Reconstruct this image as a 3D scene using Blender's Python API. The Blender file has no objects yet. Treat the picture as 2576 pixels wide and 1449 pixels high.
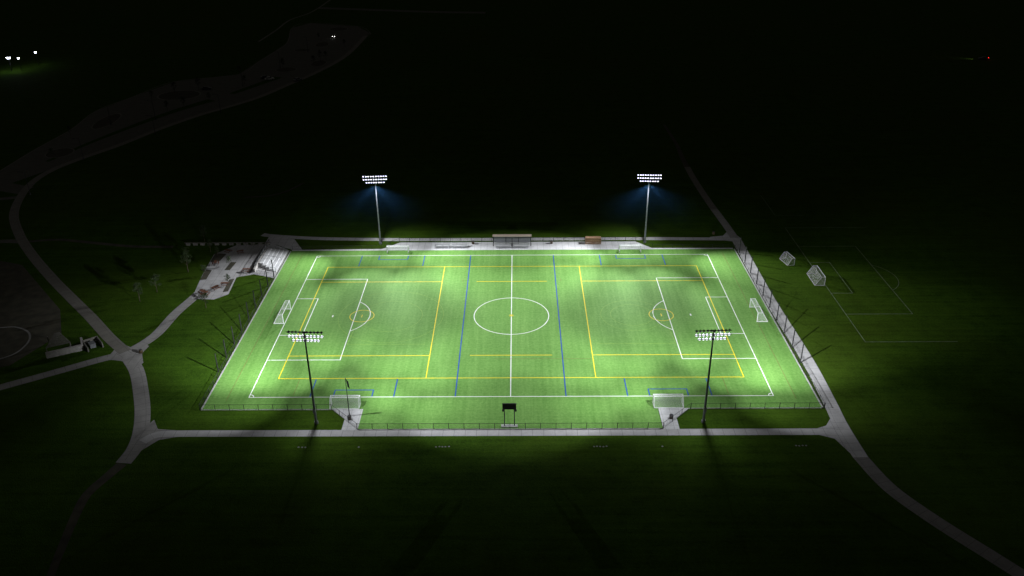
import bpy, math, random, bmesh
from mathutils import Vector, Matrix
random.seed(7)
S=bpy.context.scene
COL=S.collection
S.view_settings.view_transform='Standard'
try: S.view_settings.look='None'
except Exception: pass
S.view_settings.exposure=0

# ---------------------------------------------------------------- materials
def newmat(name):
    m=bpy.data.materials.new(name); m.use_nodes=True
    nt=m.node_tree; return m,nt,nt.nodes['Principled BSDF']
def rgb(c): return (c[0],c[1],c[2],1)
def mat(name,col,rough=.7,metal=0,var=.15,scale=3.0,emit=None,es=0):
    m,nt,b=newmat(name)
    b.inputs['Roughness'].default_value=rough; b.inputs['Metallic'].default_value=metal
    tc=nt.nodes.new('ShaderNodeTexCoord'); n=nt.nodes.new('ShaderNodeTexNoise')
    n.inputs['Scale'].default_value=scale; n.inputs['Detail'].default_value=4
    nt.links.new(tc.outputs['Object'],n.inputs['Vector'])
    r=nt.nodes.new('ShaderNodeValToRGB')
    r.color_ramp.elements[0].position=.3; r.color_ramp.elements[1].position=.7
    r.color_ramp.elements[0].color=rgb([v*(1-var) for v in col]); r.color_ramp.elements[1].color=rgb([min(1,v*(1+var)) for v in col])
    nt.links.new(n.outputs['Fac'],r.inputs['Fac']); nt.links.new(r.outputs['Color'],b.inputs['Base Color'])
    if emit:
        b.inputs['Emission Color'].default_value=rgb(emit); b.inputs['Emission Strength'].default_value=es
    return m
def N(nt,t,**k):
    n=nt.nodes.new(t)
    for a,v in k.items(): setattr(n,a,v)
    return n
def math_(nt,op,a,b=None,clamp=False):
    n=nt.nodes.new('ShaderNodeMath'); n.operation=op; n.use_clamp=clamp
    for i,v in enumerate((a,b)):
        if v is None: continue
        if isinstance(v,(int,float)): n.inputs[i].default_value=v
        else: nt.links.new(v,n.inputs[i])
    return n.outputs[0]
def noise(nt,vec,scale,detail=4,rough=.6,sc=None):
    if sc:
        mp=nt.nodes.new('ShaderNodeMapping'); mp.inputs['Scale'].default_value=sc
        nt.links.new(vec,mp.inputs['Vector']); vec=mp.outputs[0]
    n=nt.nodes.new('ShaderNodeTexNoise'); n.inputs['Scale'].default_value=scale; n.inputs['Detail'].default_value=detail
    n.inputs['Roughness'].default_value=rough
    nt.links.new(vec,n.inputs['Vector']); return n.outputs['Fac']
def mixc(nt,f,a,b,mode='MIX'):
    n=nt.nodes.new('ShaderNodeMix'); n.data_type='RGBA'; n.blend_type=mode
    if isinstance(f,(int,float)): n.inputs[0].default_value=f
    else: nt.links.new(f,n.inputs[0])
    for i,v in ((6,a),(7,b)):
        if isinstance(v,(tuple,list)): n.inputs[i].default_value=rgb(v)
        else: nt.links.new(v,n.inputs[i])
    return n.outputs[2]

def turf_mat():
    m,nt,b=newmat('artificial_turf')
    tc=N(nt,'ShaderNodeTexCoord'); o=tc.outputs['Object']
    sep=N(nt,'ShaderNodeSeparateXYZ'); nt.links.new(o,sep.inputs[0])
    x=sep.outputs[0]
    # laid rolls: 4.57 m wide strips, alternate pile lean
    st=math_(nt,'MULTIPLY',x,math.pi/4.57); st=math_(nt,'SINE',st); st=math_(nt,'MULTIPLY',st,5); 
    st=math_(nt,'ADD',math_(nt,'MULTIPLY',st,.5),.5,True)
    streak=noise(nt,o,1,5,.65,(1.1,.05,1))
    cross=noise(nt,o,1,4,.6,(.05,1.6,1))
    blot=noise(nt,o,.09,5,.6)
    fine=noise(nt,o,1.7,4,.75)
    f=math_(nt,'MULTIPLY',streak,.29)
    f=math_(nt,'ADD',f,math_(nt,'MULTIPLY',cross,.13))
    f=math_(nt,'ADD',f,math_(nt,'MULTIPLY',blot,.14))
    f=math_(nt,'ADD',f,math_(nt,'MULTIPLY',fine,.48))
    f=math_(nt,'ADD',f,math_(nt,'MULTIPLY',st,.03))
    r=N(nt,'ShaderNodeValToRGB'); e=r.color_ramp.elements
    e[0].position=.36; e[0].color=(.072,.195,.030,1); e[1].position=.72; e[1].color=(.212,.410,.102,1)
    nt.links.new(f,r.inputs['Fac']); nt.links.new(r.outputs[0],b.inputs['Base Color'])
    b.inputs['Roughness'].default_value=.8
    b.inputs['Specular IOR Level'].default_value=.15
    bp=N(nt,'ShaderNodeBump'); bp.inputs['Strength'].default_value=.5; bp.inputs['Distance'].default_value=.05
    nt.links.new(noise(nt,o,9,2),bp.inputs['Height']); nt.links.new(bp.outputs[0],b.inputs['Normal'])
    return m
def ground_mat():
    m,nt,b=newmat('natural_grass')
    o=N(nt,'ShaderNodeTexCoord').outputs['Object']
    big=noise(nt,o,.02,5); med=noise(nt,o,.25,5,.65); fine=noise(nt,o,2.0,4,.75); mow=noise(nt,o,1,3,.6,(.03,.9,1))
    f=math_(nt,'ADD',math_(nt,'MULTIPLY',med,.35),math_(nt,'MULTIPLY',fine,.35)); f=math_(nt,'ADD',f,math_(nt,'MULTIPLY',mow,.3))
    r=N(nt,'ShaderNodeValToRGB'); e=r.color_ramp.elements
    e[0].position=.36; e[0].color=(.018,.046,.004,1); e[1].position=.66; e[1].color=(.060,.130,.010,1)
    nt.links.new(f,r.inputs['Fac'])
    r2=N(nt,'ShaderNodeValToRGB'); e=r2.color_ramp.elements; e[0].position=.4;e[1].position=.65
    nt.links.new(big,r2.inputs['Fac'])
    c=mixc(nt,math_(nt,'MULTIPLY',r2.outputs[0],.35),r.outputs[0],(.054,.072,.007))
    nt.links.new(c,b.inputs['Base Color']); b.inputs['Roughness'].default_value=.9
    b.inputs['Specular IOR Level'].default_value=.03
    bp=N(nt,'ShaderNodeBump'); bp.inputs['Strength'].default_value=.7; bp.inputs['Distance'].default_value=.12
    nt.links.new(noise(nt,o,4,3),bp.inputs['Height']); nt.links.new(bp.outputs[0],b.inputs['Normal'])
    return m
def concrete_mat(name,col,joint=1.8):
    m,nt,b=newmat(name)
    tc=N(nt,'ShaderNodeTexCoord'); o=tc.outputs['Object']
    a=noise(nt,o,.35,5,.65); c=noise(nt,o,4,4,.6)
    f=math_(nt,'ADD',math_(nt,'MULTIPLY',a,.65),math_(nt,'MULTIPLY',c,.35))
    r=N(nt,'ShaderNodeValToRGB'); e=r.color_ramp.elements
    e[0].position=.33; e[0].color=rgb([v*.74 for v in col]); e[1].position=.68; e[1].color=rgb([v*1.14 for v in col])
    nt.links.new(f,r.inputs['Fac']); out=r.outputs[0]
    if joint:
        s=N(nt,'ShaderNodeSeparateXYZ'); nt.links.new(tc.outputs['UV'],s.inputs[0])
        fx=math_(nt,'FRACT',math_(nt,'DIVIDE',s.outputs[0],joint)); fy=math_(nt,'FRACT',math_(nt,'DIVIDE',s.outputs[1],joint))
        g=math_(nt,'MAXIMUM',math_(nt,'LESS_THAN',fx,.04),math_(nt,'LESS_THAN',fy,.03))
        out=mixc(nt,math_(nt,'MULTIPLY',g,.7),out,[v*.35 for v in col])
    nt.links.new(out,b.inputs['Base Color']); b.inputs['Roughness'].default_value=.85
    return m
def net_mat(name,col,cell,t,diag=False):
    m,nt,b=newmat(name)
    tc=N(nt,'ShaderNodeTexCoord'); s=N(nt,'ShaderNodeSeparateXYZ'); nt.links.new(tc.outputs['UV'],s.inputs[0])
    u,v=s.outputs[0],s.outputs[1]
    if diag: u,v=math_(nt,'ADD',u,v),math_(nt,'SUBTRACT',u,v)
    fx=math_(nt,'FRACT',math_(nt,'DIVIDE',u,cell)); fy=math_(nt,'FRACT',math_(nt,'DIVIDE',v,cell))
    g=math_(nt,'MAXIMUM',math_(nt,'LESS_THAN',fx,t),math_(nt,'LESS_THAN',fy,t))
    nt.links.new(g,b.inputs['Alpha']); b.inputs['Base Color'].default_value=rgb(col); b.inputs['Roughness'].default_value=.6
    return m
def emis(name,col,st):
    m,nt,b=newmat(name)
    b.inputs['Base Color'].default_value=rgb(col)
    tc=N(nt,'ShaderNodeTexCoord'); v=N(nt,'ShaderNodeTexVoronoi'); v.inputs['Scale'].default_value=12
    nt.links.new(tc.outputs['Object'],v.inputs['Vector'])
    b.inputs['Emission Color'].default_value=rgb(col)
    k=math_(nt,'MULTIPLY',math_(nt,'SUBTRACT',1.25,v.outputs['Distance']),st)
    nt.links.new(k,b.inputs['Emission Strength']); return m

M=dict(
 turf=turf_mat(), grass=ground_mat(),
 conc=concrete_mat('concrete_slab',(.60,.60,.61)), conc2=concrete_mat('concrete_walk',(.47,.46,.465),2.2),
 conc3=concrete_mat('dimmest_concrete_walk',(.13,.125,.11),2.2), conc4=concrete_mat('dimmer_concrete_walk',(.20,.188,.165),2.2),  # walk concrete darkened to stand in for fading light on outer paths
 conc5=concrete_mat('grey_concrete_walk',(.31,.30,.29),2.2), conc6=concrete_mat('dim_concrete_walk',(.24,.23,.22),2.2),  # conc6: walk concrete with the weaker outer light put into its colour
 kerb=concrete_mat('kerb_concrete',(.42,.42,.41),3), asph=concrete_mat('asphalt',(.115,.112,.092),0),
 dirt_dim=mat('soil_and_dimmed_path',(.06,.055,.035),.95,0,.4,.4),  # soil, also the dark colour for the unlit northeast path end
 white=mat('white_line_paint',(.84,.86,.84),.7,0,.06,1.5), yellow=mat('yellow_line_paint',(.80,.62,.01),.7,0,.08,1.5),
 blue=mat('blue_line_paint',(.006,.07,.34),.7,0,.12,1.5), red=mat('faded_red_line',(.16,.10,.03),.8,0,.3,1),
 faint=mat('faint_yellow_line',(.25,.42,.07),.8,0,.2,1), dull=mat('worn_white_line',(.11,.15,.075),.9,0,.4,.8),
 black=mat('black_coated_steel',(.012,.012,.014),.6,.0), galv=mat('galvanised_steel',(.24,.25,.27),.5,.4,.12,2),
 alu=mat('aluminium',(.62,.63,.65),.35,.7,.08,3), whitep=mat('white_powder_coat',(.82,.83,.84),.4), whitew=mat('dull_white_coat',(.42,.42,.42),.6),
 dark=mat('dark_housing',(.035,.035,.04),.5), tan=mat('tan_roof_sheet',(.46,.38,.30),.6,0,.12,2),
 wood=mat('brown_wood',(.17,.07,.04),.7,0,.25,6), orange=mat('orange_brown_slat',(.44,.26,.16),.7,0,.25,4),
 bark=mat('tree_bark',(.07,.05,.035),.9,0,.3,6), leaf=mat('leaf_foliage',(.035,.06,.015),.8,0,.6,2.0),
 bin=mat('brown_bin',(.10,.07,.04),.5), glass=mat('dark_glass',(.01,.012,.015),.1), tyre=mat('tyre_rubber',(.02,.02,.02),.8),
 wall=mat('pale_wall_stone',(.42,.40,.38),.85,0,.2,2), wall2=mat('dim_wall_stone',(.18,.17,.15),.85,0,.3,2), cover=mat('valve_cover_plastic',(.28,.28,.26),.7), flag=mat('dark_flag_cloth',(.03,.03,.05),.8),
 carw=mat('white_car_paint',(.6,.6,.6),.3), cars=mat('silver_car_paint',(.25,.25,.27),.3,.4), card=mat('dark_car_paint',(.03,.03,.04),.3),
 lens=emis('led_lens',(.80,.78,1.0),9), hood=emis('self_lit_visor',(.88,.89,1.0),1.7),
 lampw=emis('white_lamp_glass',(.80,.86,1.0),24), redl=emis('red_tail_lamp',(1,.02,.02),6), headl=emis('car_headlight_glass',(1,.95,.9),14),
 gnet=net_mat('white_goal_net',(.85,.85,.87),.12,.11), gnet2=net_mat('dull_goal_net',(.45,.45,.45),.12,.09), fnet=net_mat('black_chain_link',(.018,.018,.02),.06,.05,True),
 bnet=net_mat('black_ball_net',(.02,.02,.02),.1,.015),
)
# ---------------------------------------------------------------- mesh builder
class MB:
    def __init__(s): s.v=[];s.f=[];s.uv=[]
    def face(s,pts,uv=None):
        i=len(s.v); s.v+= [tuple(p) for p in pts]; s.f.append(tuple(range(i,i+len(pts))))
        s.uv.append(uv or [(p[0],p[1]) for p in pts]); return s
    def box(s,c,d,R=None):
        i=len(s.v)
        for dx in(-.5,.5):
            for dy in(-.5,.5):
                for dz in(-.5,.5):
                    p=Vector((dx*d[0],dy*d[1],dz*d[2]))
                    if R: p=R@p
                    s.v.append(tuple(p+Vector(c)))
        for q in((0,1,3,2),(4,6,7,5),(0,4,5,1),(2,3,7,6),(0,2,6,4),(1,5,7,3)):
            s.f.append(tuple(i+k for k in q)); s.uv.append([(s.v[i+k][0]+s.v[i+k][2],s.v[i+k][1]+s.v[i+k][2]) for k in q])
        return s
    def cyl(s,a,b,r0,r1=None,n=8,cap=True):
        a=Vector(a);b=Vector(b); r1=r0 if r1 is None else r1
        z=(b-a).normalized(); x=z.orthogonal().normalized(); y=z.cross(x); i=len(s.v)
        for k in range(n):
            t=2*math.pi*k/n; d=x*math.cos(t)+y*math.sin(t)
            s.v.append(tuple(a+d*r0)); s.v.append(tuple(b+d*r1))
        for k in range(n):
            q=(i+2*k,i+2*((k+1)%n),i+2*((k+1)%n)+1,i+2*k+1); s.f.append(q); s.uv.append([(0,0)]*4)
        if cap:
            s.f.append(tuple(i+2*k for k in range(n))[::-1]); s.uv.append([(0,0)]*n)
            s.f.append(tuple(i+2*k+1 for k in range(n))); s.uv.append([(0,0)]*n)
        return s
    def obj(s,name,m,parent=None,smooth=False,loc=None):
        me=bpy.data.meshes.new(name); me.from_pydata(s.v,[],s.f)
        ul=me.uv_layers.new(name='UVMap')
        for p,u in zip(me.polygons,s.uv):
            for li,c in zip(p.loop_indices,u): ul.data[li].uv=c
        me.materials.append(m)
        if smooth:
            for p in me.polygons: p.use_smooth=True
        o=bpy.data.objects.new(name,me); COL.objects.link(o)
        if parent: o.parent=parent
        if loc: o.location=loc
        return o
def thing(name,label,cat,loc=(0,0,0),rz=0,group=None):
    e=bpy.data.objects.new(name,None); COL.objects.link(e); e.location=loc; e.rotation_euler=(0,0,rz)
    e.empty_display_size=.5; e['label']=label; e['category']=cat
    if group: e['group']=group
    return e
def copy_tree(o,parent=None):
    c=o.copy(); COL.objects.link(c)
    if parent is not None: c.parent=parent
    for ch in list(o.children): copy_tree(ch,c)
    return c
def dup(root,loc,rz=0,label=None,scale=None):
    c=copy_tree(root); c.location=loc; c.rotation_euler=(0,0,rz)
    if label: c['label']=label
    if scale: c.scale=(scale,)*3
    return c
def struct(o): o['kind']='structure'; return o

# ---------------------------------------------------------------- ground
g=MB(); g.face([(-1800,-700,0),(1800,-700,0),(1800,2500,0),(-1800,2500,0)]); struct(g.obj('grass_ground',M['grass']))
def poly(name,pts,z,m): 
    b=MB(); b.face([(x,y,z) for x,y in pts]); return struct(b.obj(name,m))
def smoothline(pts,n=6):
    P=[Vector(p) for p in pts]; out=[]
    for i in range(len(P)-1):
        p0=P[max(i-1,0)];p1=P[i];p2=P[i+1];p3=P[min(i+2,len(P)-1)]
        for k in range(n):
            t=k/n
            out.append(.5*((2*p1)+(p2-p0)*t+(2*p0-5*p1+4*p2-p3)*t*t+(3*p1-p0-3*p2+p3)*t**3))
    out.append(P[-1]); return out
def strip(name,pts,w,z,m,n=6,sm=True):
    L=smoothline(pts,n) if sm else [Vector(p) for p in pts]
    b=MB(); d=0; prev=None
    for i,p in enumerate(L):
        t=(L[min(i+1,len(L)-1)]-L[max(i-1,0)]).normalized(); nn=Vector((-t.y,t.x))
        ww=w[0]+(w[1]-w[0])*i/(len(L)-1) if isinstance(w,tuple) else w
        a=p+nn*ww/2; c=p-nn*ww/2
        if prev:
            d2=d+(p-prev[2]).length
            b.face([(prev[0].x,prev[0].y,z),(prev[1].x,prev[1].y,z),(c.x,c.y,z),(a.x,a.y,z)],[(d,0),(d,ww),(d2,ww),(d2,0)]); d=d2
        prev=(a,c,p)
    return struct(b.obj(name,m))
TX,TYN,TYF=63.3,-39.1,38.3
poly('artificial_turf',[(-TX,TYN),(-30.2,TYN),(-30.2,-45.9),(30.1,-45.9),(30.1,TYN),(TX+.3,TYN),(TX-.2,TYF),(-TX+.3,TYF)],.020,M['turf'])
# gate pads and apron
for s in(-1,1):
    poly('concrete_gate_pad',[(s*36.6,-39.1),(s*30.2,-39.1),(s*30.2,-45.9)],.024,M['conc'])
    poly('concrete_gate_link',[(s*33.4,-42.3),(s*30.2,-45.5),(s*30.2,-46.2),(s*33.4,-46.2)],.021,M['conc'])
poly('concrete_apron',[(-62.9,38.32),(62.9,38.32),(62.9,39.0),(39.9,39.2),(35.8,43.8),(-32.6,43.8),(-37.2,39.4),(-62.9,39.0)],.018,M['conc'])
# paths
strip('near_concrete_path',[(-71.5,-49.8),(-69.9,-47.7),(-66,-47.15),(-50,-47.15),(0,-47.15),(50,-47.15),(64.5,-47.15)],2.1,.016,M['conc2'])
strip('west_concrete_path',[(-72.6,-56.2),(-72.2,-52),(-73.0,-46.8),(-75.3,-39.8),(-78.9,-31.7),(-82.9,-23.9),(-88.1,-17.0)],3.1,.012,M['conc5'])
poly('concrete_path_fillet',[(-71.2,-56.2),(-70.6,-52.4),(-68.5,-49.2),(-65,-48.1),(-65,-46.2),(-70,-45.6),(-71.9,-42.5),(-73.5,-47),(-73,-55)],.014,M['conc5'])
strip('worn_dirt_trail',[(-72.7,-56.3),(-74,-60),(-75.5,-65),(-75,-71),(-73.5,-80),(-72,-88)],(2.2,1.2),.010,M['dirt_dim'])
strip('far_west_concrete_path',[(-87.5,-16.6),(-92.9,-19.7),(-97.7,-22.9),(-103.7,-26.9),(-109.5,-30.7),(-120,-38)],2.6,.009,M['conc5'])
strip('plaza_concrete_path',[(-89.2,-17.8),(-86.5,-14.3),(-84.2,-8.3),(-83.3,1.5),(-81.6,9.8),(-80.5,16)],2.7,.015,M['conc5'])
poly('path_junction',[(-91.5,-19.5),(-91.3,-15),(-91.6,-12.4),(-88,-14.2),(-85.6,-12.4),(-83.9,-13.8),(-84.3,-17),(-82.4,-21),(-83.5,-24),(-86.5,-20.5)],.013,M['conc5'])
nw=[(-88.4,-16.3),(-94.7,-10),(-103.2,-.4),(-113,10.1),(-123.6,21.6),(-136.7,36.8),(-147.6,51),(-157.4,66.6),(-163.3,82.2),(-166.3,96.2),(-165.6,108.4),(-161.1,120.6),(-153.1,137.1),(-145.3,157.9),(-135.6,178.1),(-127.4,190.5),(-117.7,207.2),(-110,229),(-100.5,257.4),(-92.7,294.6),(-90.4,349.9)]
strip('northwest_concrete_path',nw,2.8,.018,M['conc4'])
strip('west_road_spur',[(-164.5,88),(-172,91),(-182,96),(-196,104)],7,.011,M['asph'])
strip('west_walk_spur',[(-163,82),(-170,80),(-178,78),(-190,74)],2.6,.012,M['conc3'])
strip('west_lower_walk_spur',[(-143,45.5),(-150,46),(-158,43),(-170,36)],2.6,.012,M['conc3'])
strip('west_meadow_trail',[(-143,45.5),(-134,47),(-122,44.5),(-110,42),(-98,41.5)],1.6,.008,M['dirt_dim'])
lot=[(-230,80),(-184,107.9),(-183.5,132.8),(-181.7,158.7),(-183.5,185.3),(-177,208.5),(-167.3,238.3),(-139.9,252.5),(-137.5,281.2),(-133.6,327.7),(-141.6,377.2),(-133.6,393.4),(-100.4,381.1),(-88.6,357.3)]
poly('parking_lot_asphalt',lot+nw[::-1][:10]+[(-185,70)],.006,M['asph'])
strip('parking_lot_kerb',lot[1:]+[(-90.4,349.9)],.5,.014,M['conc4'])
# long verge beside the access road and between the bays
strip('parking_verge',[(-172,118),(-166,140),(-157,165),(-148,186),(-138,203)],(1.5,5),.010,M['grass'])
strip('parking_verge',[(-132,214),(-124,232),(-118,246)],(3,5),.010,M['grass'])
strip('side_road',[(-140.5,452),(-110,445),(-59,433),(-20,428)],7,.007,M['asph'])
strip('side_road_walk',[(-151.6,334),(-150,370),(-149.5,405),(-141,440),(-138,520)],1.4,.009,M['conc4'])
strip('garden_path',[(-88.4,80.6),(-80.5,82),(-75.5,86.5),(-71.8,94)],1.0,.010,M['dirt_dim'])
for cx,cy,rx,ry in((-118,262,5.5,5),(-111,372,6,6),(-104,276,4,8),(-156,212,10,9),(-120,310,5,4),(-112,325,4,7),(-172,170,4,12),(-172,128,5,6)):
    pts=[(cx+rx*math.cos(a),cy+ry*math.sin(a)) for a in [2*math.pi*k/28 for k in range(28)]]
    poly('parking_island_kerb',pts,.016,M['conc4']); poly('parking_island_grass',[(cx+(x-cx)*.92,cy+(y-cy)*.92) for x,y in pts],.020,M['dirt_dim'])
# parking bay stripes
b=MB()
for k in range(16):
    y=262+k*6.2; b.face([(-131,y,.012),(-131,y+.3,.012),(-125.5,y+.3,.012),(-125.5,y,.012)])
    b.face([(-101.5+(-k*.2),y,.012),(-101.5-k*.2,y+.3,.012),(-107-k*.2,y+.3,.012),(-107-k*.2,y,.012)])
struct(b.obj('parking_bay_markings',M['dull']))
strip('southwest_lot_kerb',[(-126,-5.0),(-123,-4.9),(-119.6,-4.7),(-115.5,-7),(-113.2,-11),(-113.2,-16.1),(-115.7,-19.2),(-121,-22)],.5,.02,M['conc5'])
poly('southwest_lot_asphalt',[(-170,-20),(-150,35),(-136,30),(-113,4),(-107,-8),(-112,-22),(-125,-28)],.004,M['dirt_dim'])
strip('far_concrete_path',[(-74.4,50.1),(-70.7,49.0),(-57.2,47.0),(-39.4,46.1),(-21.9,45.8),(0,45.8),(38.5,45.8),(66,45.0)],2.1,.013,M['conc2'])
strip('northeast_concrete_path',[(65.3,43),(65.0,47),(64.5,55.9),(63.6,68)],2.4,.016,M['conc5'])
strip('northeast_dimmed_path',[(63.65,67),(62.9,80),(62.3,95.9),(62.2,108)],(2.4,2.2),.012,M['conc4'])  # darker concrete imitates the path fading into the night
strip('northeast_dim_path_end',[(62.2,107),(62.2,116.9),(62.7,135),(62,160)],(2.2,1.0),.008,M['dirt_dim'])  # same path: soil colour and taper imitate its loss in darkness
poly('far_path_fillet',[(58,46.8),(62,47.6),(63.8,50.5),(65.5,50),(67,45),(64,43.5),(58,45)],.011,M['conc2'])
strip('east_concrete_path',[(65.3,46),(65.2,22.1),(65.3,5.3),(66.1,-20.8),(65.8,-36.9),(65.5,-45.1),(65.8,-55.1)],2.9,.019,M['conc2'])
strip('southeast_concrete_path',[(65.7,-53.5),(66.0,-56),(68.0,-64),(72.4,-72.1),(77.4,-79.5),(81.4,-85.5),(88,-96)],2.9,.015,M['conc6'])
poly('near_path_fillet',[(60,-48.1),(62.8,-49.4),(64.3,-54),(66,-54),(66,-44),(64,-43),(62.5,-45.2),(60,-46.3)],.011,M['conc2'])
plaza=[(-81.9,9.5),(-83.6,23.6),(-84.5,36.2),(-80,42.4),(-69.5,43.4),(-63.6,38.6),(-63.6,21.0),(-69.6,23.4),(-73.9,21.6),(-73.1,11.9),(-76,9)]
poly('plaza_concrete',plaza,.022,M['conc2'])
poly('plaza_north_concrete',[(-72,43),(-69.5,43.4),(-62.9,39.0),(-60,39.0),(-64,46.5),(-72,49)],.010,M['conc2'])
# planting beds cut into the plaza
for pts in ([(-84,31),(-81.5,32),(-81,36.5),(-84.4,37)],[(-83.2,20),(-81.6,20.4),(-81.9,26),(-83.7,26.5)],[(-75.4,20.3),(-74.2,20.9),(-73.7,13.5),(-75,13.0)],[(-78.5,26),(-77,26),(-76.6,31),(-78.2,31.2)]):
    poly('planting_bed',pts,.030,M['dirt_dim'])
# kerb around turf
kb=MB()
for a,b_ in(((-TX-.15,TYN),(-TX+.15,TYF)),((TX+.45,TYN),(TX-.05,TYF))):
    a=Vector((*a,0));b2=Vector((*b_,0)); d=b2-a; R=Matrix.Rotation(math.atan2(d.y,d.x),3,'Z'); kb.box((a+b2)/2+Vector((0,0,.03)),(d.length,.28,.10),R)
for s in(-1,1): kb.box((s*50,TYN-.15,.03),(27,.28,.10))
kb.box((0,-46.05,.03),(60.3,.26,.10))
struct(kb.obj('turf_edge_kerb',M['kerb']))

# ---------------------------------------------------------------- markings
def ln(b,x0,y0,x1,y1,z,w):
    a=Vector((x0,y0,0));c=Vector((x1,y1,0)); t=(c-a).normalized(); n=Vector((-t.y,t.x,0))*w/2; t=t*w/2
    a-=t;c+=t; b.face([(p.x,p.y,z) for p in(a+n,a-n,c-n,c+n)])
def arc(b,cx,cy,r,a0,a1,z,w,n=96):
    for k in range(n):
        t0=a0+(a1-a0)*k/n;t1=a0+(a1-a0)*(k+1)/n
        b.face([(cx+rr*math.cos(t),cy+rr*math.sin(t),z) for rr,t in((r-w/2,t0),(r+w/2,t0),(r+w/2,t1),(r-w/2,t1))])
L,HW=54.865,34.78
b=MB(); w=.19; zs=[.030]
def wl(x0,y0,x1,y1): ln(b,x0,y0,x1,y1,zs[0],w); zs[0]+=.00012
wl(-L,-HW,L,-HW);wl(-L,HW,L,HW);wl(-L,-HW,-L,HW);wl(L,-HW,L,HW);wl(0,-HW,0,HW)
arc(b,0,0,9.15,0,2*math.pi,.0335,w)
for s in(-1,1):
    for d,h in((16.46,20.16),(5.5,9.16)):
        wl(s*L,h,s*(L-d),h);wl(s*L,-h,s*(L-d),-h);wl(s*(L-d),-h,s*(L-d),h)
    al=math.acos(5.5/9.15)
    c0=0 if s<0 else math.pi
    arc(b,s*(L-10.97),0,9.15,c0-al,c0+al,.0338,w,32)
    b.box((s*(L-10.97),0,.0335),(.32,.9,.001))
    for t in(-1,1):
        a0={(1,1):math.pi,(1,-1):math.pi/2,(-1,1):-math.pi/2,(-1,-1):0}[(s,t)]
        arc(b,s*L,t*HW,.95,a0,a0+math.pi/2,.0336,w,12)
struct(b.obj('white_pitch_markings',M['white']))
b=MB(); w=.20; zs=[.036]
wl(-50.4,27.5,50.4,27.5);wl(-50.4,-27.7,50.4,-27.7);wl(-50.4,-27.7,-50.4,27.5);wl(50.4,-27.7,50.4,27.5)
for s in(-1,1):
    wl(s*18.4,-27.7,s*18.4,27.5)
    for t in(-1,1): wl(s*18.4,t*18.45,s*50.2,t*18.45)
    arc(b,s*36.7,0,2.95,0,2*math.pi,.0385,.17,48); wl(s*36.7,-.55,s*36.7,.55)
for t in(-1,1): wl(-9.2,t*18.45,9.2,t*18.45)
for k in range(4):
    a=k*math.pi/4; ln(b,-.55*math.cos(a),-.55*math.sin(a),.55*math.cos(a),.55*math.sin(a),.0388+k*.0003,.12)
struct(b.obj('yellow_pitch_markings',M['yellow']))
b=MB(); w=.24; zs=[.042]
for s in(-1,1):
    wl(s*11.6,-34.6,s*11.6,34.6)
    for x in(24.5,42.1):
        for t in(-1,1): wl(s*x,t*28.2,s*x,t*34.6)
    for t in(-1,1):
        wl(s*37.2,t*32.2,s*29.1,t*32.2);wl(s*37.2,t*32.2,s*37.2,t*34.5);wl(s*29.1,t*32.2,s*29.1,t*34.5)
struct(b.obj('blue_pitch_markings',M['blue']))
b=MB(); zs=[.046]; w=.09
for s in(-1,1):
    cx=s*29.5
    arc(b,cx,0,7.6,0,2*math.pi,.0466,.07,64); arc(b,cx,0,12.8 if s<0 else 5.2,0,2*math.pi,.0469,.07,80)
    wl(s*38,-13.5,s*20,-13.5); wl(s*38,-13.5,s*37.5,-6)
struct(b.obj('faint_training_markings',M['faint']))
b=MB(); zs=[.048]; w=.09
for s in(-1,1):
    wl(s*59.3,-36,s*59.3,36); wl(s*45.7,-34,s*45.7,-28); 
    wl(s*13,18.45,s*13,20)
wl(-3.5,-20,18,-20)
struct(b.obj('red_pitch_markings',M['red']))
# second pitch on the grass to the east
b=MB(); zs=[.010]; w=.2
wl(81.8,-13.2,81.8,53.2);wl(81.8,53.2,106,53.2);wl(81.8,-13.2,103,-13.2);wl(81.8,39.8,98.1,39.8);wl(81.8,0,98.1,0);wl(98.1,0,98.1,39.8)
wl(81.8,29.2,87.3,29.2);wl(81.8,11,87.3,11);wl(87.3,11,87.3,29.2);arc(b,92.8,20,9.15,-.93,.93,.013,.16,30)
wl(81.4,62.9,81.3,80);wl(81.4,62.9,90,62.9)
struct(b.obj('grass_pitch_markings',M['dull']))

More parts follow.
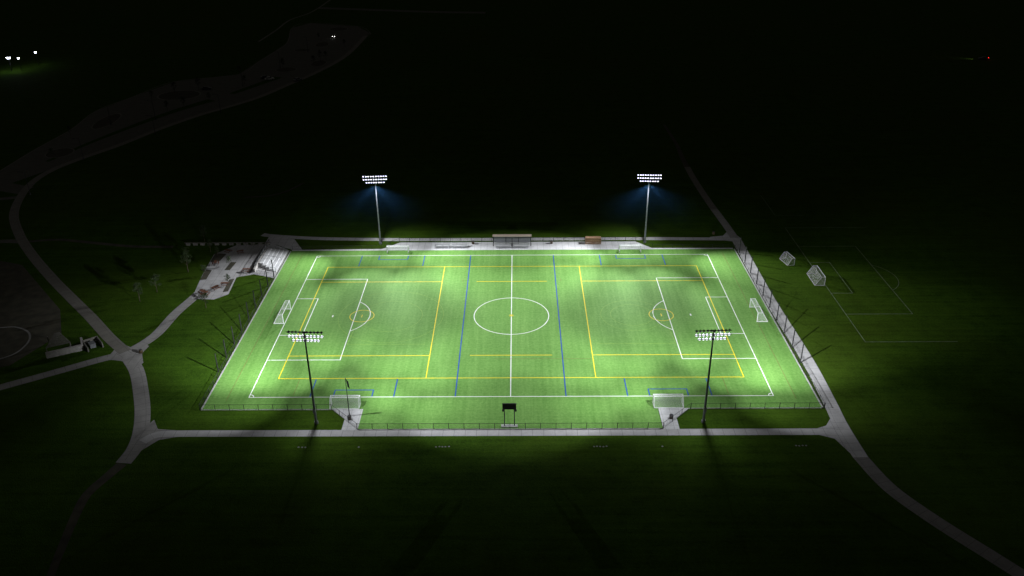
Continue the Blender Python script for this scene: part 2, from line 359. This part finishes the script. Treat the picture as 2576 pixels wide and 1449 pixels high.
# ---------------------------------------------------------------- floodlight towers
rows=((21.0,10,6.9),(20.1,10,6.9),(19.2,8,5.4))
hd=MB(); hd.cyl((0,-.22,0),(0,.0,0),.13,.23,12); hd.cyl((0,0,0),(0,.12,0),.23,.24,12); hd.cyl((0,-.05,-.0),(0,-.05,.32),.04,n=6)
def visor(ext):
    vs=MB()
    for k in range(8):
        a0=math.radians(10+20*k);a1=math.radians(30+20*k)
        vs.face([(.245*math.cos(a0),.10,.245*math.sin(a0)),(.245*math.cos(a1),.10,.245*math.sin(a1)),(.26*math.cos(a1),ext,.26*math.sin(a1)),(.26*math.cos(a0),ext,.26*math.sin(a0))])
    return vs
def make_tower(glowhood):
    tw=thing('floodlight_tower','tall grey steel floodlight tower with lit lamp banks beside the pitch','floodlight tower',group='floodlight towers around the pitch')
    p=MB(); p.cyl((0,0,0),(0,0,21.2),.27,.13,12); p.cyl((0,0,0),(0,0,.5),.45,.42,12); p.box((0,-.32,3.2),(.5,.3,1.0)); p.obj('pole',M['galv'],tw)
    for z,n,wd in rows:
        c=MB(); c.box((0,.12,z),(wd+.15,.10,.10)); c.box((0,.05,z),(.5,.3,.3)); c.obj('crossarm',M['dark'],tw)
    first=None; rl=.21 if glowhood else .145
    ls=MB(); ls.cyl((0,.122,0),(0,.19,0),rl,rl*.8,12)
    for ri,(z,n,wd) in enumerate(rows):
        for k in range(n):
            x=-wd/2+.3+(wd-.6)*k/(n-1)
            if first is None:
                fl=hd.obj('floodlight',M['dark'],tw,True); l=ls.obj('lens',M['lens'],fl); v=visor(.34 if glowhood else .24).obj('visor',M['galv'],fl); first=(fl,l,v)
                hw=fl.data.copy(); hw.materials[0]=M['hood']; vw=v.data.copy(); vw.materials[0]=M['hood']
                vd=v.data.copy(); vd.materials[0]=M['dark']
            else:
                fl=first[0].copy(); l=first[1].copy(); v=first[2].copy()
                for q in(fl,l,v): COL.objects.link(q)
                fl.parent=tw; l.parent=fl; v.parent=fl
            if ri>0 and glowhood: fl.data=hw; v.data=vw  # housings and visors glow in place of light from the row above
            if not glowhood: v.data=vd
            fl.location=(x,.42,z-.18); fl.rotation_euler=(math.radians(-38 if glowhood else -24),0,math.radians(random.uniform(-14,14)))
    return tw
tw=make_tower(True)
towers=[tw]
tw.location=(-38.8,-43.9,0); tw.rotation_euler=(0,0,math.radians(-3))
towers.append(dup(tw,(38.5,-43.9,0),math.radians(3)))
t3=make_tower(False); t3.location=(-38.2,43.1,0); t3.rotation_euler=(0,0,math.radians(183)); towers.append(t3)
towers.append(dup(t3,(38.4,43.0,0),math.radians(177)))
def spot(tower,h,aim,pw,ang,blend,col=(.93,.965,1.0),rad=.5):
    d=bpy.data.lights.new('floodlight_beam','SPOT'); d.energy=pw; d.spot_size=math.radians(ang); d.spot_blend=blend; d.color=col; d.shadow_soft_size=rad
    o=bpy.data.objects.new('floodlight_beam',d); COL.objects.link(o)
    s=-1 if tower.location.y>0 else 1
    src=Vector((tower.location.x,tower.location.y+s*1.4,h)); o.location=src
    dr=Vector((*aim,0))-src; o.rotation_euler=dr.to_track_quat('-Z','Y').to_euler()
K=46.5
for t in towers:
    sx=1 if t.location.x>0 else -1
    near=t.location.y<0
    if near:
        aims=[(51,-20,1.0,56),(68,-15,1.15,52),(32,-23,.75,54),(17,-28,.9,58),(42,-4,.75,46),(22,-8,.9,46),(3,-14,.75,44),(36,-42,.35,90),(20,-38,.65,60),(4,-42,.65,44),(60,-36,.65,58),(26,-52,.10,110)]
    else:
        aims=[(46,31,.9,60),(28,29,.95,60),(9,28,1.2,54),(68,20,1.25,52),(38,9,1.0,48),(18,6,1.0,46),(58,-4,.65,34),(1,10,.7,42),(32,41,.8,90),(10,40,.8,42)]
    for x,y,k,a in aims:
        r2=(t.location.x-sx*x)**2+(t.location.y-y)**2+400
        spot(t,18.3,(sx*x,y),K*k*r2*(math.sqrt(r2)/40)**.6,a,1.0,rad=.25)
    # stray light around the heads
    spot(t,18.3,(sx*46,t.location.y+(9 if near else -9)),K*32,172,.6,rad=.5)

# thin night haze caught in the far beams
hz=bpy.data.materials.new('night_haze'); hz.use_nodes=True; nt=hz.node_tree; nt.nodes.clear()
out=nt.nodes.new('ShaderNodeOutputMaterial'); vsn=nt.nodes.new('ShaderNodeVolumeScatter'); vsn.inputs['Color'].default_value=(.12,.42,1,1)
tc=nt.nodes.new('ShaderNodeTexCoord'); ln_=nt.nodes.new('ShaderNodeVectorMath'); ln_.operation='LENGTH'; nt.links.new(tc.outputs['Object'],ln_.inputs[0])
mr=nt.nodes.new('ShaderNodeMapRange'); mr.inputs['From Min'].default_value=1.0; mr.inputs['From Max'].default_value=0.0; mr.inputs['To Min'].default_value=0; mr.inputs['To Max'].default_value=.00023
nt.links.new(ln_.outputs['Value'],mr.inputs['Value']); nt.links.new(mr.outputs[0],vsn.inputs['Density']); nt.links.new(vsn.outputs[0],out.inputs['Volume'])
for t in towers[2:]:
    q=MB(); R_,S_=12,16
    for i in range(R_):
        for j in range(S_):
            P=[]
            for (a,b_) in((i,j),(i+1,j),(i+1,j+1),(i,j+1)):
                th=math.pi*a/R_; ph=2*math.pi*b_/S_; P.append((math.sin(th)*math.cos(ph),math.sin(th)*math.sin(ph),math.cos(th)))
            if i==0: P=[P[0],P[1],P[2]]
            elif i==R_-1: P=[P[0],P[1],P[3]]
            q.face(P)
    o=struct(q.obj('night_haze',hz)); o.location=(t.location.x,t.location.y-1,15.5); o.scale=(19,13,15)
    bm=bmesh.new(); bm.from_mesh(o.data); bmesh.ops.remove_doubles(bm,verts=bm.verts,dist=1e-4); bmesh.ops.recalc_face_normals(bm,faces=bm.faces); bm.to_mesh(o.data); bm.free()

# ---------------------------------------------------------------- fences
def fence(pts,h,label,spacing=3.0,name='chain_link_fence'):
    x0,y0=pts[0]
    f=thing(name,label,'fence',(x0,y0,0),group='chain link fence runs around the pitch')
    P=[Vector((x-x0,y-y0,0)) for x,y in pts]
    post=None; mesh=MB(); rail=MB(); u=0
    for i in range(len(P)-1):
        a,b_=P[i],P[i+1]; Ls=(b_-a).length; n=max(1,round(Ls/spacing))
        for k in range(n+(1 if i==len(P)-2 else 0)):
            q=a+(b_-a)*k/n
            if post is None: 
                pm=MB(); pm.cyl((0,0,0),(0,0,h+.06),.055,n=6); post=pm.obj('post',M['black'],f); o=post
            else:
                o=post.copy(); COL.objects.link(o); o.parent=f
            o.location=q
        rail.cyl(a+Vector((0,0,h)),b_+Vector((0,0,h)),.035,n=6); rail.cyl(a+Vector((0,0,.08)),b_+Vector((0,0,.08)),.02,n=6)
        mesh.face([a+Vector((0,0,.05)),b_+Vector((0,0,.05)),b_+Vector((0,0,h)),a+Vector((0,0,h))],[(u,0),(u+Ls,0),(u+Ls,h),(u,h)]); u+=Ls
    rail.obj('rail',M['black'],f); mesh.obj('wire_mesh',M['fnet'],f)
    return f
fence([(-36.7,-39.35),(-63.5,-39.35)],1.4,'black chain link fence along the turf edge beside the grass')
fence([(63.9,-39.35),(36.8,-39.4)],1.4,'black chain link fence along the turf edge beside the grass')
fence([(-30.3,-46.0),(30.2,-46.0)],1.4,'long black chain link fence beside the straight concrete path')
fence([(-36.7,-39.3),(-30.3,-45.9)],1.4,'short diagonal black fence run crossing the concrete gate pad')
fence([(36.8,-39.3),(30.2,-45.9)],1.4,'short diagonal black fence run crossing the concrete gate pad')
fence([(-63.7,-39.3),(-63.4,20.8)],1.3,'black chain link fence at the pitch end below the netting poles')
fence([(64.05,-39.3),(63.35,38.4)],1.2,'black chain link fence between the pitch end and the concrete path')
fence([(-62.9,39.15),(-37.3,39.55)],1.1,'low fence between bright concrete strip and dark grass')
fence([(-37.3,39.55),(-32.8,43.95),(35.9,43.95),(40.1,39.35)],1.3,'black chain link fence behind the benches on the concrete apron',3)
fence([(40.1,39.35),(63.0,39.15)],1.1,'low fence between bright concrete strip and dark grass')
def balls(x0,x1,ys,h,label):
    f=thing('ball_stop_net',label,'netting',(x0,ys[0],0),group='ball stop nets behind the pitch ends')
    post=None
    for i,y in enumerate(ys):
        if post is None:
            pm=MB(); pm.cyl((0,0,0),(0,0,h),.15,.12,n=8); post=pm.obj('pole',M['black'],f); o=post
        else: o=post.copy(); COL.objects.link(o); o.parent=f
        t=(y-ys[0])/(ys[-1]-ys[0]); o.location=((x1-x0)*t,y-ys[0],0)
    n=MB(); Ls=abs(ys[-1]-ys[0]); dx=x1-x0; dy=ys[-1]-ys[0]
    n.face([(0,0,1.4),(dx,dy,1.4),(dx,dy,h-.1),(0,0,h-.1)],[(0,0),(Ls,0),(Ls,h),(0,h)]); n.obj('net',M['bnet'],f)
balls(-64.3,-64.0,[-25+6.1*k*.97 for k in range(9)],4.8,'row of tall black poles with thin netting by the grass slope')
balls(64.25,64.0,[-22+6.4*k for k in range(10)],4.8,'row of tall black poles with thin netting beside the concrete path')

# ---------------------------------------------------------------- goals
def goal(wd,h,dp,label,loc,rz,grp='soccer goals',r=.07,dull=False):
    g=thing('soccer_goal',label,'soccer goal',loc,rz,grp); f=MB(); top=dp*.42; a=wd/2
    for s in(-a,a):
        f.cyl((s,0,0),(s,0,h),r); f.cyl((s,0,h),(s,-top,h),r*.7); f.cyl((s,-top,h),(s,-dp,.05),r*.7); f.cyl((s,0,.05),(s,-dp,.05),r*.8)
    f.cyl((-a-r,0,h),(a+r,0,h),r); f.cyl((-a,-dp,.06),(a,-dp,.06),r*.9); f.cyl((-a,-top,h),(a,-top,h),r*.5)
    f.obj('frame',M['whitew' if dull else 'whitep'],g)  # duller, darker white on the goals out on the grass
    n=MB(); sl=math.hypot(dp-top,h)
    n.face([(-a,-.02,h-.01),(a,-.02,h-.01),(a,-top,h-.01),(-a,-top,h-.01)],[(0,0),(wd,0),(wd,top),(0,top)])
    n.face([(-a,-top,h-.02),(a,-top,h-.02),(a,-dp,.1),(-a,-dp,.1)],[(0,0),(wd,0),(wd,sl),(0,sl)])
    for s in(-a+.01,a-.01): n.face([(s,0,0.1),(s,0,h),(s,-top,h),(s,-dp,.1)],[(0,0),(0,h),(top,h),(dp,0)])
    n.obj('net',M['gnet2' if dull else 'gnet'],g); return g
goal(7.32,2.44,2.4,'full size white soccer goal on the pitch end line',(-L-.25,0,0.04),math.radians(90),r=.10).rotation_euler=(0,0,math.radians(-90))
goal(7.32,2.44,2.6,'full size white soccer goal pulled back behind the pitch end line',(59.2,0,0.04),math.radians(90),r=.10)
ga=goal(6.0,2.0,2.0,'smaller white training goal at the turf edge',(-34.05,-37.1,.03),0,r=.09)
dup(ga,(32.4,-37.1,.03),0)
dup(ga,(-32.4,36.5,.03),math.pi); dup(ga,(33.4,36.3,.03),math.pi)
goal(7.0,2.4,2.4,'white netted goal standing on dark grass pitch',(81.4,18.8,0),math.radians(-90),r=.08,dull=True)
goal(4.6,2.0,1.9,'small white netted goal parked on dark grass',(76.6,29.8,0),math.radians(-78),r=.07,dull=True)

# ---------------------------------------------------------------- shelter, bleachers, bins
sh=thing('team_shelter','long open team shelter with tan roof over bleachers','shelter',(0,41.9,.02))
r=MB(); R=Matrix.Rotation(math.radians(5),3,'X'); r.box((0,.3,2.75),(11.2,1.3,.12),R); r.obj('roof',M['tan'],sh)
pp=MB(); pp.box((0,0,1.35),(.18,.18,2.7)); po=pp.obj('post',M['black'],sh); po.location=(-5.4,-.9,0)
for x,y in((-5.4,1),(-1.8,1),(1.8,1),(5.4,1),(0,-.9),(5.4,-.9)):
    o=po.copy(); COL.objects.link(o); o.parent=sh; o.location=(x,y,0)
bk=MB()
for k in range(3): bk.box((-3.6+3.6*k,1.08,1.25),(3.4,.05,1.9))
bk.obj('back_panel',M['galv'],sh)
fr=MB(); fr.box((0,-.95,2.6),(11.1,.18,.24)); fr.box((0,1.0,2.6),(11.1,.12,.16)); fr.box((-5.4,0,2.55),(.12,1.8,.14)); fr.box((5.4,0,2.55),(.12,1.8,.14)); fr.obj('beam',M['black'],sh)
bl=thing('bleacher','small aluminium bleacher with three seat rows on concrete','bleacher',(-20.1,40.6,.02),group='aluminium bleachers beside the pitch')
se=MB()
for k in range(3): se.box((0,-.7+.65*k,.42+.32*k),(4.6,.28,.05)); se.box((0,-.98+.65*k,.14+.30*k),(4.6,.28,.04))
se.obj('seat',M['alu'],bl)
fm=MB()
for x in(-1.9,0,1.9):
    fm.box((x,0,.06),(.06,2.2,.06)); fm.cyl((x,-1,.1),(x,.9,1.1),.03)
    for k in range(3): fm.box((x,-.7+.65*k,.2+.16*k),(.05,.05,.4+.32*k))
fm.obj('frame',M['alu'],bl)
for x,y in((-15.1,40.6),(-2.5,40.4),(2.5,40.4)): dup(bl,(x,y,.02))
st=thing('storage_crate','orange brown slatted storage crate on the concrete apron','storage crate',(23.4,42.6,.02))
q=MB()
for k in range(15): q.box((-2.1+.3*k,-.72,.95),(.17,.05,1.8)); q.box((-2.1+.3*k,.72,.95),(.17,.05,1.8))
for k in range(5):
    for s in(-1,1): q.box((s*2.22,-.6+.3*k,.95),(.05,.2,1.8))
q.obj('slat_wall',M['orange'],st)
q=MB(); 
for k in range(15): q.box((-2.1+.3*k,0,1.9),(.20,1.5,.05))
q.obj('lid',M['orange'],st)
q=MB()
for z in(.2,1.0,1.7):
    q.box((0,-.66,z),(4.35,.06,.06)); q.box((0,.66,z),(4.35,.06,.06)); q.box((-2.15,0,z),(.06,1.26,.06)); q.box((2.15,0,z),(.06,1.26,.06))
for x in(-2.15,2.15): 
    for y in(-.66,.66): q.box((x,y,.95),(.07,.07,1.86))
q.obj('frame',M['black'],st)
tb=thing('trash_bin','round brown litter bin with domed lid','trash bin',(-11.3,42.6,.02),group='litter bins around the pitch')
q=MB(); q.cyl((0,0,0),(0,0,.85),.30,.36,14); 
for k in range(14):
    a=2*math.pi*k/14; q.box((.37*math.cos(a),.37*math.sin(a),.45),(.05,.05,.8))
q.obj('body',M['bin'],tb); q=MB(); q.cyl((0,0,.87),(0,0,1.02),.38,.16,14); q.obj('lid',M['dark'],tb)
for x,y in((11.4,42.6),(-32.4,-42.6),(32.3,-42.6),(59.4,48.6),(-84.5,-16.9)): dup(tb,(x,y,.02))
# scoreboard
sb=thing('scoreboard','dark scoreboard on two posts facing the pitch','scoreboard',(-.15,-45.2,0))
q=MB(); q.box((0,0,4.85),(2.7,.25,1.25)); q.box((0,0,5.5),(2.8,.32,.06)); q.obj('display_board',M['dark'],sb)
q=MB()
for k in range(4): q.box((-.9+.6*k,.135,4.85),(.36,.02,.6))
q.obj('digit_panel',M['glass'],sb)
q=MB(); q.cyl((-.98,0,0),(-.98,0,4.3),.10); q.obj('post',M['dark'],sb); q=MB(); q.cyl((.98,0,0),(.98,0,4.3),.10); q.obj('post',M['dark'],sb)
q=MB(); q.box((-1.25,0,3.95),(.35,.4,.35)); q.obj('speaker',M['dark'],sb); q=MB(); q.box((1.25,0,3.95),(.35,.4,.35)); q.obj('speaker',M['dark'],sb)
q=MB(); q.box((0,0,.13),(3.3,.8,.26)); q.obj('concrete_footing',M['conc'],sb)
fp=thing('flagpole','dark flagpole with a limp dark flag by the gate','flagpole',(-32.6,-41.4,.02))
q=MB(); q.cyl((0,0,0),(0,0,9),.10,.06); q.cyl((0,0,9),(0,0,9.12),.08); q.obj('pole',M['dark'],fp)
q=MB()
pts=[]
for j in range(7):
    for i in range(5):
        pts.append((.05+.12*i+.03*j,.09*math.sin(i*2.2+j*.5),8.9-.30*j-.16*i))
for j in range(6):
    for i in range(4):
        a=j*5+i; q.face([pts[a],pts[a+1],pts[a+6],pts[a+5]])
q.obj('flag',M['flag'],fp)
# valve covers in near grass
vc=None
for cx,n in((-40,3),(-29.1,1),(-13,5),(17.3,5),(29.2,1),(55.7,4)):
    for k in range(n):
        loc=(cx+(k-(n-1)/2)*.62+random.uniform(-.06,.06),-51.6+random.uniform(-.1,.1),.0)
        if vc is None:
            q=MB(); q.cyl((0,0,0),(0,0,.05),.20,.18,12); q.box((0,0,.055),(.12,.03,.02)); vc=q.obj('valve_cover',M['cover']); vc.location=loc
            vc['label']='small round pale valve cover set in dark grass'; vc['category']='valve cover'; vc['group']='valve covers in the grass'
        else: o=vc.copy(); COL.objects.link(o); o.location=loc

# ---------------------------------------------------------------- terrace, plaza furniture
tr=thing('concrete_terrace','stepped pale concrete seating terrace with metal handrails','seating terrace',(-63.8,0,0))
q=MB()
for k in range(5): q.box((-.75-1.1*k,31.5+k*.45,.1*(k+1)),(1.09,13.5-k*.9,.2*(k+1)-.01))
q.obj('step',M['conc'],tr)
q=MB()
for y in(25.2,31.8,38.2):
    for k in range(6): q.cyl((-.4-1.05*k,y,.19*k),(-.4-1.05*k,y,.19*k+1),.035)
    q.cyl((-.4,y,1.0),(-5.65,y,1.95),.035)
for k in range(8): q.cyl((-6.0,25+2*k,1.0),(-6.0,25+2*k,2.0),.035)
q.cyl((-6,25,2.0),(-6,39,2.0),.035)
q.obj('handrail',M['galv'],tr)
q=MB(); q.box((-6.15,32,.5),(.4,14.5,1.0)); q.obj('retaining_wall',M['wall'],tr)
fence([(-63.6,20.8),(-66.5,22.6),(-70.8,23.5),(-71.2,30),(-70.6,43.5)],1.3,'black fence enclosing the concrete seating terrace by the plaza',2.4)
lw=thing('low_wall','low pale masonry wall with evenly spaced caps by the plaza','wall',(-84,42.6,0))
q=MB()
for k in range(12): q.box((-10+2.1*k,0,.35),(1.2,.4,.7))
q.obj('masonry',M['wall2'],lw); q=MB(); q.box((1.5,0,.76),(25,.4,.1)); q.obj('coping',M['wall2'],lw)
pt=thing('picnic_table','reddish brown picnic table with benches on pale concrete','picnic table',(-72.2,25.2,.03),group='picnic tables on the plaza')
q=MB()
for k in range(5): q.box((0,-.34+.17*k,.75),(1.9,.15,.05))
q.obj('table_top',M['wood'],pt)
for s in(-1,1):
    q=MB(); q.box((0,s*.78,.45),(1.9,.28,.05)); q.obj('bench',M['wood'],pt)
q=MB()
for x in(-.7,.7): q.box((x,0,.42),(.06,1.6,.06)); q.cyl((x,-.7,0),(x,-.2,.74),.035); q.cyl((x,.7,0),(x,.2,.74),.035)
q.box((0,0,.42),(1.4,.05,.05))
q.obj('frame',M['black'],pt)
for i,(x,y) in enumerate(((-75.6,16.9),(-77.4,14.8),(-82,29.8),(-80.8,37.5),(-77.2,37),(-78.8,11.4),(-80,12.5))): dup(pt,(x,y,.03),i*.9)
# ribbed pergola structure west
pg=thing('pergola','low ribbed pergola roof behind a pale masonry wall','pergola',(-103.5,-14,0),math.radians(28))
q=MB(); q.box((0,-3.6,.75),(7.6,.4,1.5)); q.box((3.8,-1.4,.6),(.4,4.0,1.2)); q.obj('wall',M['wall'],pg)
q=MB()
for k in range(12): q.box((-.9,-2.9+.55*k,2.3),(5.2-.36*k,.16,.16))
q.obj('roof_slat',M['wall2'],pg)
q=MB()
for x,y in((-3.4,-3),(1.5,-3),(-3.0,2.8),(-1.2,3.1)): q.box((x,y,1.1),(.2,.2,2.2))
q.obj('post',M['wall2'],pg)
ut=thing('utility_enclosure','small pale walled utility enclosure beside the path','utility enclosure',(-96.8,-13.8,0),math.radians(-50))
q=MB(); q.box((0,-1.6,.6),(4,.25,1.2)); q.box((0,1.6,.6),(4,.25,1.2)); q.box((-2.1,0,.6),(.25,3.4,1.2)); q.obj('wall',M['wall2'],ut)
q=MB(); q.box((0,-.2,.5),(1.6,1.2,1.0)); q.box((0,-.2,1.03),(1.7,1.3,.06)); q.obj('cabinet',M['galv'],ut)

# ---------------------------------------------------------------- trees
def tree_mesh(h,seed,nl=1500):
    rd=random.Random(seed); t=MB(); t.cyl((0,0,0),(.05,.02,h*.45),.09,.06,8); t.cyl((.05,.02,h*.45),(0,0,h*.85),.06,.02,6)
    cl=[]
    for k in range(9):
        a=k*2.4+rd.random(); z0=h*(.3+.05*k); ln_=h*rd.uniform(.12,.2); e=(math.cos(a)*ln_,math.sin(a)*ln_,z0+h*rd.uniform(.08,.2))
        t.cyl((0,0,z0),e,.03,.01,5); cl.append((Vector(e),h*rd.uniform(.07,.13)))
    for k in range(5): cl.append((Vector((rd.uniform(-.08,.08)*h,rd.uniform(-.08,.08)*h,h*rd.uniform(.65,.95))),h*rd.uniform(.06,.11)))
    c=MB()
    for i in range(nl):
        p,r_=cl[i%len(cl)]
        d=Vector((rd.gauss(0,1),rd.gauss(0,1),rd.gauss(0,.8))).normalized()*r_*rd.random()**.4
        q=p+d; u=Vector((rd.gauss(0,1),rd.gauss(0,1),rd.gauss(0,1))).normalized()*.10; v=u.orthogonal().normalized()*.06
        c.face([q-u,q-v,q+u,q+v])
    return t,c
trs=[]
for i in range(2):
    e=thing('tree','young leafy tree standing beside the paved area','tree',group='young trees around the paths and parking')
    t,c=tree_mesh(5.5,i+3,1000); t.obj('trunk',M['bark'],e); c.obj('crown',M['leaf'],e); trs.append(e)
tp=[(-92,13),(-94.5,8),(-76.5,4.5),(-88,25),(-166,205),(-152,186),(-146,190),(-98,320),(-102,286),(-104,281),(-106,274),(-120,264),(-159,215),(-150,222),(-139,252),(-178,150),(-172,122),(-138,200),(-131,232),(-86,38),(-91,33),(-117,340),(-90,45),(-82.8,34.5),(-82.8,23),(-74.6,17),(-77.8,28.5)]
for i,(x,y) in enumerate(tp):
    sc=random.uniform(.7,1.15) if i<23 else .6
    if i<2: trs[i].location=(x,y,0)
    else: dup(trs[i%2],(x,y,0),random.uniform(0,6),None,sc)
# street lamps (unlit)
sl=thing('street_lamp','tall slim dark street lamp, unlit, beside the road','street lamp',(-160.9,84,0),0,'unlit street lamps along the road')
q=MB(); q.cyl((0,0,0),(0,0,8),.11,.07); q.cyl((0,0,0),(0,0,.7),.25,.22); q.obj('pole',M['dark'],sl)
q=MB(); q.cyl((0,0,7.8),(-1.6,0,8.1),.05); q.obj('arm',M['dark'],sl)
q=MB(); q.box((-1.9,0,8.1),(.8,.35,.14)); q.box((-1.9,0,8.0),(.5,.25,.06)); q.obj('lamp_head',M['dark'],sl)
for x,y in((-159.5,120.5),(-144,150.5),(-127.5,182.5),(-130.7,228),(-116,305.5),(-122.2,266.9),(-152,172),(-168,165)): dup(sl,(x,y,0),random.uniform(-.5,.5))
# lit lamps far west
ll=thing('lit_street_lamp','street lamp glowing bright white over a dark road','street lamp',(-278.5,290,0),0,'lit street lamps in the distance')
q=MB(); q.cyl((0,0,0),(0,0,7),.12,.08); q.obj('pole',M['dark'],ll)
q=MB(); q.box((0,0,7.35),(1.5,.7,.12)); q.cyl((0,0,7.0),(0,0,7.3),.12); q.obj('lamp_head',M['dark'],ll)
q=MB(); q.cyl((0,0,6.6),(0,0,7.28),.45,.7,12); q.obj('lamp_glass',M['lampw'],ll)
lits=[(-260.5,262),(-254.8,261),(-253.0,275)]
ll.location=(*lits[0],0); ll.scale=(1.6,1.6,1)
for x,y in lits[1:]: c=dup(ll,(x,y,0)); c.scale=(.75,.75,1)
for x,y in lits:
    d=bpy.data.lights.new('lamp_light','POINT'); d.energy=12; d.color=(.8,.9,1); d.shadow_soft_size=.4
    o=bpy.data.objects.new('lamp_light',d); o.location=(x,y-1.2,6.3); COL.objects.link(o)
# ---------------------------------------------------------------- cars
def car(paint,label,loc,rz):
    c=thing('parked_car',label,'car',loc,rz,'cars in the parking lot')
    def ext(prof,wd0,wd1=None):
        q=MB(); wd1=wd1 or wd0; n=len(prof); zt=max(p[1] for p in prof)
        L_=[(x,-(wd1 if z>=zt-.01 else wd0)/2,z) for x,z in prof]; R_=[(x,-y,z) for x,y,z in L_]
        q.face(L_); q.face(R_[::-1])
        for i in range(n): j=(i+1)%n; q.face([L_[i],R_[i],R_[j],L_[j]])
        return q
    ext([(-2.2,.35),(-2.25,.75),(-1.9,.95),(1.0,.98),(2.0,.85),(2.25,.6),(2.2,.3)],1.8,1.7).obj('body',paint,c)
    ext([(-1.75,.96),(-1.25,1.42),(.35,1.44),(1.05,.98)],1.6,1.3).obj('cabin_glass',M['glass'],c)
    q=MB(); q.box((-.45,0,1.455),(1.5,1.25,.04)); q.obj('roof',paint,c)
    for x in(-1.4,1.4):
        for s in(-1,1):
            q=MB(); q.cyl((x,s*.72,.33),(x,s*.93,.33),.33,n=14); q.obj('wheel',M['tyre'],c)
    for s in(-1,1):
        q=MB(); q.box((2.2,s*.65,.62),(.1,.3,.14)); q.obj('headlight',M['alu'],c)
        q=MB(); q.box((-2.25,s*.7,.72),(.06,.28,.12)); q.obj('tail_light',M['orange'],c)
    return c
car(M['card'],'dark car parked on dim asphalt',(-123.9,243.7,.02),.4)
car(M['carw'],'white car parked on dim asphalt',(-121,240.5,.02),.4)
car(M['cars'],'silver car parked by the lot kerb',(-106.5,238.4,.02),1.0)
car(M['card'],'dark car parked near small trees',(-146.4,222.3,.02),.2)
cc=car(M['carw'],'white car with bright headlights on in the lot',(-108.7,347,.02),math.radians(-100))
for ch in cc.children:
    if ch.name.startswith('headlight'):
        ch.data=ch.data.copy(); ch.data.materials[0]=M['headl']
d=bpy.data.lights.new('headlight_beam','SPOT'); d.energy=15; d.spot_size=math.radians(80); d.spot_blend=1
o=bpy.data.objects.new('headlight_beam',d); o.location=(-109.2,344.3,.8); o.rotation_euler=(math.radians(80),0,math.radians(170)); COL.objects.link(o)
cr=car(M['card'],'dark car driving away with glowing red tail lights',(247.8,275,.02),math.radians(160))
for ch in cr.children:
    if ch.name.startswith('tail_light'):
        ch.data=ch.data.copy(); ch.data.materials[0]=M['redl']; ch.scale=(1.1,1.3,1.6)
d=bpy.data.lights.new('headlight_beam','SPOT'); d.energy=350; d.spot_size=math.radians(60); d.spot_blend=1
o=bpy.data.objects.new('headlight_beam',d); o.location=(245,276,1.2); o.rotation_euler=(math.radians(78),0,math.radians(70)); COL.objects.link(o)

# ---------------------------------------------------------------- world (night)
w_=bpy.data.worlds.new('World'); S.world=w_; w_.use_nodes=True
bg=w_.node_tree.nodes['Background']; bg.inputs[0].default_value=(.80,.78,.70,1); bg.inputs[1].default_value=.022
# ---------------------------------------------------------------- camera
cd=bpy.data.cameras.new('camera'); cam=bpy.data.objects.new('camera',cd); COL.objects.link(cam); S.camera=cam
cx,cy,h,pit,yaw,rol,f=1.65714,-183.59987,102.5254,.47716,-.00794,-.00806,2155.40529
cd.sensor_width=36; cd.lens=f/2576*36; cd.clip_end=6000; cd.clip_start=1
fw=Vector((math.sin(yaw)*math.cos(pit),math.cos(yaw)*math.cos(pit),-math.sin(pit))); rr=Vector((math.cos(yaw),-math.sin(yaw),0)); uu=rr.cross(fw)
r2=rr*math.cos(rol)+uu*math.sin(rol); u2=-rr*math.sin(rol)+uu*math.cos(rol)
m=Matrix((r2,u2,-fw)).transposed().to_4x4(); m.translation=Vector((cx,cy,h)); cam.matrix_world=m
